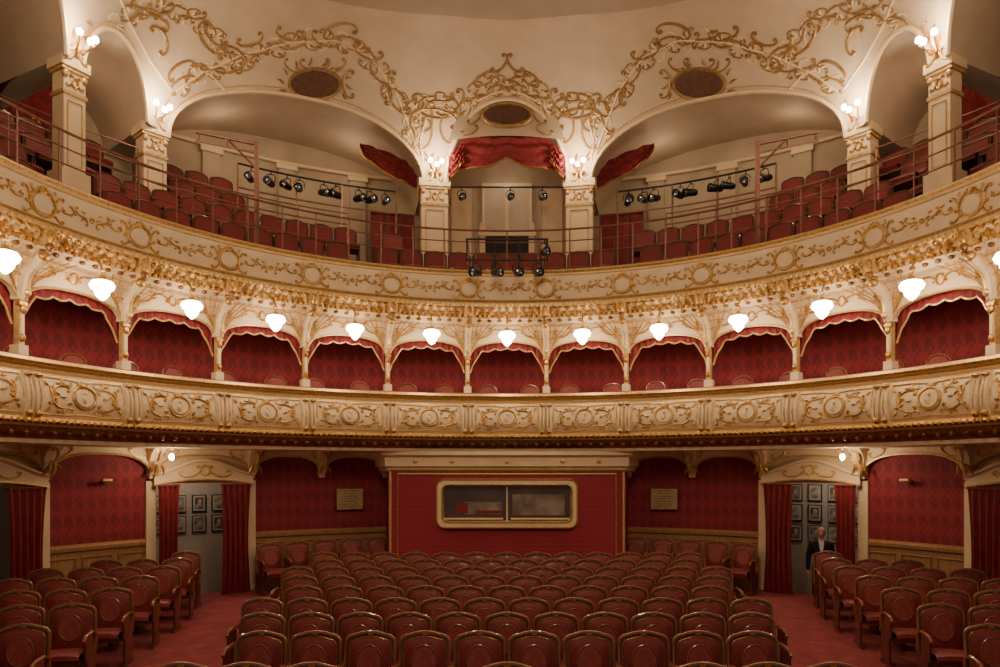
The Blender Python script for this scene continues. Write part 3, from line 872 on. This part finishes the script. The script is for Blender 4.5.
# ------------------------------------------------------------------ loge lamps
lm=MB()
lm.lathe([(0,.12),(.04,.12),(.055,.08),(.09,.065),(.09,.045),(.02,.045)],GOLD,n=12)
lm.lathe([(.07,.06),(.14,.04),(.175,-.02),(.155,-.07),(.11,-.10),(.10,-.15),(.07,-.19),(.03,-.23),(0,-.24)],GLOW,n=16)
lm.tube([(0,0,.10),(0,0,.2),(0,.02,.28),(0,.10,.37),(0,.16,.42)],[.014,.014,.018,.022,.03],GOLD,6)
lm.lathe([(.03,.22),(.05,.2),(.03,.17)],GOLD,n=8)
lmesh=lm.mesh('loge_lamp')
for k in BAYS:
    th=k*DTH
    if abs(th)>pi/2+.2: continue
    inst('loge_lamp',lmesh,pol(th,6.50,5.34),(0,0,rotz(th)))
    plight('loge_lamp_light',pol(th,6.42,5.02),13,(1,.74,.46),.1)
for s in (-1,1):
    t=s*rad(51.9); mb=MB(); p=pol(t,7.5,2.87)
    mb.lathe([(0,.12),(.05,.12),(.05,.1),(.015,.08),(.015,.02),(.03,.0)],GOLD,n=10); mb.ball((0,0,-.04),(.045,.045,.06),BULB,8,6)
    mb.obj('ceiling_lamp',loc=p)
    plight('door_lamp_light',p-Vector((0,0,.15)),14)
    plight('corridor_light',pol(s*rad(44),9.5,2.5),22,(1,.80,.60))
    for e in (22,38): plight('gallery_ceiling_light',pol(s*rad(e),10.3,10.1),12,(1,.74,.48),.15)
plight('niche_fill',(0,CY+9.5,9.9),12,(1,.78,.55),.15)  # added fill to brighten the niche wall, no fixture behind it
mb=MB()
mb.lathe([(0,1.6),(.03,1.6),(.03,.6),(.15,.5),(.25,.3),(.12,.1),(.05,0),(.02,-.2)],GOLD,n=14)
for i in range(16):
    a=2*pi*i/16; R=1.1
    mb.tube([(0.1*cos(a),.1*sin(a),.2),(.5*R*cos(a),.5*R*sin(a),-.05),(R*cos(a),R*sin(a),.1),(R*cos(a),R*sin(a),.22)],.02,GOLD,5)
    mb.ball((R*cos(a),R*sin(a),.28),.06,GLOW,8,6)
mb.obj('added_chandelier',loc=(0,5.2,10.0))  # unseen fixture, added out of view to stand for the hall lighting
plight('hall_fill_light',(0,4.6,8.2),930,(1,.765,.53),.9)  # added fill for the whole hall, set low to spare the ceiling

# ------------------------------------------------------------------ drapes
def swag(mb,p0,p1,ztop,zbot,n=36,m=DRAPE,fold=.04):
    p0=Vector(p0);p1=Vector(p1); d=(p1-p0); nrm=Vector((d.y,-d.x,0)).normalized()
    if nrm.y>0: nrm=-nrm
    P=[];E=[]
    for i in range(n+1):
        u=i/n; a=ztop(u); b=zbot(u); row=[]
        for j in range(13):
            v=j/12; row.append(p0+d*u+Vector((0,0,a+(b-a)*v))+nrm*(fold*sin(v*20+4*cos(u*2*pi))+.05))
        P.append(row); E.append(row[-1])
    mb.grid(P,m); mb.tube(E,.022,GOLD,5)
mb=MB()
swag(mb,(-1.36,CY+8.8,0),(1.36,CY+8.8,0),lambda u:9.72+.78*math.sqrt(max(0,1-abs(2*u-1)**2.2)),lambda u:9.90-.26*abs(sin(2*pi*u))-.42*abs(2*u-1)**5,60)
swag(mb,(-1.36,CY+8.75,0),(-1.0,CY+8.75,0),lambda u:9.9+.3*u,lambda u:9.30+.5*u,10)
swag(mb,(1.0,CY+8.75,0),(1.36,CY+8.75,0),lambda u:10.2-.3*u,lambda u:9.80-.5*u,10)
mb.obj('niche_drapery')
for s in (-1,1):
    mb=MB(); a=pol(s*rad(13.0),9.75,0); b=pol(s*rad(21),9.8,0)
    if s<0: swag(mb,b,a,lambda u:10.38-.42*u+.05*sin(pi*u),lambda u:10.30-.10*u-.76*u**.5,24)
    else: swag(mb,a,b,lambda u:9.96+.42*u+.05*sin(pi*u),lambda u:10.20+.10*u-.76*(1-u)**.5,24)
    mb.obj('arch_drapery')
    mb=MB(); a=pol(s*rad(52.5),11.1,0); b=pol(s*rad(61),11.1,0)
    P=(a,b) if s>0 else (b,a)
    swag(mb,P[0],P[1],lambda u:9.6+.75*math.sqrt(max(0,1-abs(2*u-1)**2.2)),lambda u:9.5-.3*abs(sin(2*pi*u)),40)
    for e in (0,1):
        q=P[0].lerp(P[1],.0 if e==0 else .82); q2=P[0].lerp(P[1],.18 if e==0 else 1)
        swag(mb,q,q2,lambda u:9.7,lambda u:8.5,12)
    mb.obj('gallery_drapery')
    plight('gallery_side_light',pol(s*rad(57),9.9,10.0),12,(1,.74,.48),.12)

# ------------------------------------------------------------------ stage spotlights
sp=MB()
Mx=Matrix.Rotation(rad(100),4,'X')
sp.lathe([(0,-.2),(.07,-.19),(.09,-.12),(.095,.1),(.11,.11),(.11,.17),(.09,.17)],BLACK,n=12,M=Mx)
sp.lathe([(.09,.14),(.05,.155),(0,.16)],LENS,n=12,M=Mx)
sp.tube([(-.13,0,0),(-.13,0,.14),(-.08,0,.2),(.08,0,.2),(.13,0,.14),(.13,0,0)],.012,BLACK,5); sp.tube([(0,0,.2),(0,0,.3)],.018,BLACK,6)
smesh=sp.mesh('stage_spotlight')
mb=MB()
for s in (-1,1):
    T=ths(s*rad(16),s*rad(37.5),14)
    mb.tube([pol(t,9.62,9.27) for t in T],.022,BLACK,6)
    mb.tube([pol(t,9.62,8.75) for t in T],.02,METAL,6)
    for t in (T[0],T[5],T[9],T[-1]): mb.tube([pol(t,9.62,7.3),pol(t,9.62,9.27)],.022,METAL,6)
    for i,e in enumerate((17.5,19.6,21.2,24.5,26.1,29.5,31.2,33.4,36)):
        t=s*rad(e); inst('stage_spotlight',smesh,pol(t,9.62,9.27-.3*.85),(random.uniform(-.25,.1),random.uniform(-.12,.12),-t+random.uniform(-.9,.9)),random.uniform(.78,.95))
mb.tube([(-1.35,CY+9.2,9.36),(1.35,CY+9.2,9.36)],.022,BLACK,6)
for x in (-1.35,1.35): mb.tube([(x,CY+9.2,7.3),(x,CY+9.2,9.36)],.02,METAL,6)
mb.obj('lighting_pipe')
for x in (-1.08,.08,.85): inst('stage_spotlight',smesh,(x,CY+9.2,9.36-.24),(0,0,random.uniform(-.3,.3)),.78)
mb=MB(); yf=CY+6.32
for z in (6.78,7.2): mb.tube([(-.82,yf,z),(.82,yf,z)],.02,BLACK,6)
for x in (-.8,-.25,.25,.8): mb.tube([(x,yf,6.78),(x,yf,7.2)],.016,BLACK,6)
for x in (-.8,.8): mb.tube([(x,yf,7.2),(x,yf+.5,7.2),(x,yf+.62,6.65)],.02,METAL,6); mb.tube([(x,yf,6.8),(x,yf+.4,6.8)],.02,METAL,6)
mb.obj('lighting_frame')
for x in (-.62,-.2,.22,.62): inst('stage_spotlight',smesh,(x,yf-.02,6.53),(0,0,random.uniform(-.6,.6)),.85)
inst('stage_spotlight',smesh,(.75,yf,6.95),(0,0,.3),.8)
for s in (-1,1):
    mb=MB(); a=pol(s*rad(41),7.1,0); b=pol(s*rad(49),7.4,0)
    mb.box((a.x,a.y,7.75),(.07,.07,1.9),METAL)
    mb.tube([Vector((a.x,a.y,8.66)),Vector((b.x,b.y,8.66))],.028,METAL,6); mb.tube([Vector((a.x,a.y,8.5)),Vector((b.x,b.y,8.5))],.018,METAL,6)
    mb.tube([Vector((a.x,a.y,8.2)),Vector(((a.x+b.x)/2,(a.y+b.y)/2,8.66))],.018,METAL,6)
    for w in (.5,.95):
        q=a.lerp(b,w); mb.tube([Vector((q.x,q.y,8.5)),Vector((q.x,q.y,8.66))],.02,METAL,6)
    mb.obj('lighting_boom')

# ------------------------------------------------------------------ man in doorway
def skin_obj(name,verts,edges,radii,m,parent,sub=2):
    me=bpy.data.meshes.new(name); me.from_pydata(verts,edges,[]); o=bpy.data.objects.new(name,me); scene.collection.objects.link(o)
    md=o.modifiers.new('skin','SKIN')
    sv=me.skin_vertices[0].data
    for i,r in enumerate(radii): sv[i].radius=r if isinstance(r,tuple) else (r,r)
    sv[0].use_root=True
    md.use_smooth_shade=True
    s=o.modifiers.new('sub','SUBSURF'); s.levels=sub; s.render_levels=sub
    me.materials.append(m); o.parent=parent; return o
man=bpy.data.objects.new('man_in_suit',None); scene.collection.objects.link(man)
V=[(0,0,.95),(0,0,1.12),(0,-.0,1.30),(0,.0,1.42),(0,.0,1.50),
   (.17,0,1.41),(.23,.01,1.15),(.24,-.05,.90),
   (-.17,0,1.41),(-.23,.01,1.15),(-.24,-.05,.90),
   (.09,0,.90),(.10,-.01,.50),(.10,.02,.10),(.11,-.13,.04),
   (-.09,0,.90),(-.10,-.01,.50),(-.10,.02,.10),(-.11,-.13,.04)]
E=[(0,1),(1,2),(2,3),(3,4),(3,5),(5,6),(6,7),(3,8),(8,9),(9,10),(0,11),(11,12),(12,13),(13,14),(0,15),(15,16),(16,17),(17,18)]
R=[(.15,.11),(.15,.11),(.17,.12),(.13,.10),(.06,.06),.07,.055,.042,.07,.055,.042,.095,.07,.05,.045,.095,.07,.05,.045]
skin_obj('body',V,E,R,SUIT,man)
for s in (-1,1):
    V=[(s*.24,-.05,.90),(s*.245,-.06,.85),(s*.245,-.065,.81)]
    skin_obj('palm_%s'%('l' if s>0 else 'r'),V,[(0,1),(1,2)],[.026,.034,.03],SKIN,man,1)
    for fi,(dy,L) in enumerate(((-.03,.070),(-.01,.08),(.01,.075),(.028,.06))):
        b=(s*.245,-.068+dy,.81)
        skin_obj('finger_%s_%d'%('l' if s>0 else 'r',fi+1),[b,(b[0]-s*.004,b[1]-.002,b[2]-L*.5),(b[0]-s*.018,b[1]-.004,b[2]-L*.95)],[(0,1),(1,2)],[.010,.009,.008],SKIN,man,1)
    skin_obj('thumb_%s'%('l' if s>0 else 'r'),[(s*.24,-.08,.86),(s*.232,-.115,.83),(s*.225,-.125,.80)],[(0,1),(1,2)],[.013,.011,.009],SKIN,man,1)
mb=MB(); P=[]
nH=20;kH=14
for i in range(nH):
    row=[]
    for j in range(kH+1):
        a=2*pi*i/nH; b=pi*j/kH
        x=.077*sin(b)*cos(a); y=.098*sin(b)*sin(a); z=.118*cos(b)
        if z<-.02: x*=1-.35*(-z-.02)/.1; y*=1-.12*(-z-.02)/.1
        row.append((x,y,1.635+z))
    P.append(row)
mb.grid(P,SKIN,cu=True)
mb.tube([(0,.01,1.46),(0,.005,1.56)],[.058,.055],SKIN,10)
mb.tube([(0,-.098,1.655),(0,-.112,1.63),(0,-.12,1.612),(0,-.10,1.604)],[.008,.011,.015,.01],SKIN,6)
mb.tube([(-.026,-.093,1.575),(0,-.1,1.572),(.026,-.093,1.575)],[.004,.007,.004],mat('lips',(.4,.14,.11),.5),6)
for s in (-1,1):
    mb.ball((s*.032,-.088,1.645),(.013,.009,.009),SHIRT,8,6); mb.ball((s*.032,-.096,1.645),(.006,.003,.006),BLACK,6,4)
    mb.tube([(s*.015,-.098,1.663),(s*.034,-.098,1.668),(s*.052,-.086,1.661)],.005,HAIR,5)
    mb.ball((s*.08,.005,1.635),(.012,.022,.033),SKIN,8,6)
    mb.ball((s*.062,.035,1.655),(.025,.055,.04),HAIR,10,6)
mb.ball((0,.06,1.645),(.065,.045,.05),HAIR,10,6)
mb.obj('head',parent=man)
mb=MB()
mb.grid([[(-.05,-.075,1.49),(0,-.085,1.47),(.05,-.075,1.49)],[(-.045,-.118,1.42),(0,-.125,1.41),(.045,-.118,1.42)],[(-.025,-.135,1.30),(0,-.14,1.30),(.025,-.135,1.30)],[(-.005,-.136,1.2),(0,-.138,1.19),(.005,-.136,1.2)]],SHIRT)
mb.tube([(-.05,-.04,1.50),(-.03,-.075,1.485),(0,-.09,1.465),(.03,-.075,1.485),(.05,-.04,1.50)],.014,SHIRT,6)
mb.obj('shirt_front',parent=man)
man.location=pol(rad(44.4),9.02,-.33); man.scale=(1.02,1.02,1.02); man.rotation_euler=(0,0,-rad(18))

# ------------------------------------------------------------------ world, camera
w=bpy.data.worlds.new('world'); scene.world=w; w.use_nodes=True
w.node_tree.nodes['Background'].inputs[0].default_value=(.9,.65,.45,1); w.node_tree.nodes['Background'].inputs[1].default_value=.29
cam=bpy.data.cameras.new('camera'); co=bpy.data.objects.new('camera',cam); scene.collection.objects.link(co)
co.location=(0,0,2.6); co.rotation_euler=(pi/2,0,0)
cam.lens=36*725/1000; cam.sensor_width=36; cam.sensor_fit='HORIZONTAL'; cam.shift_x=-.007; cam.shift_y=.1365
scene.camera=co
print('objects',len(bpy.data.objects))
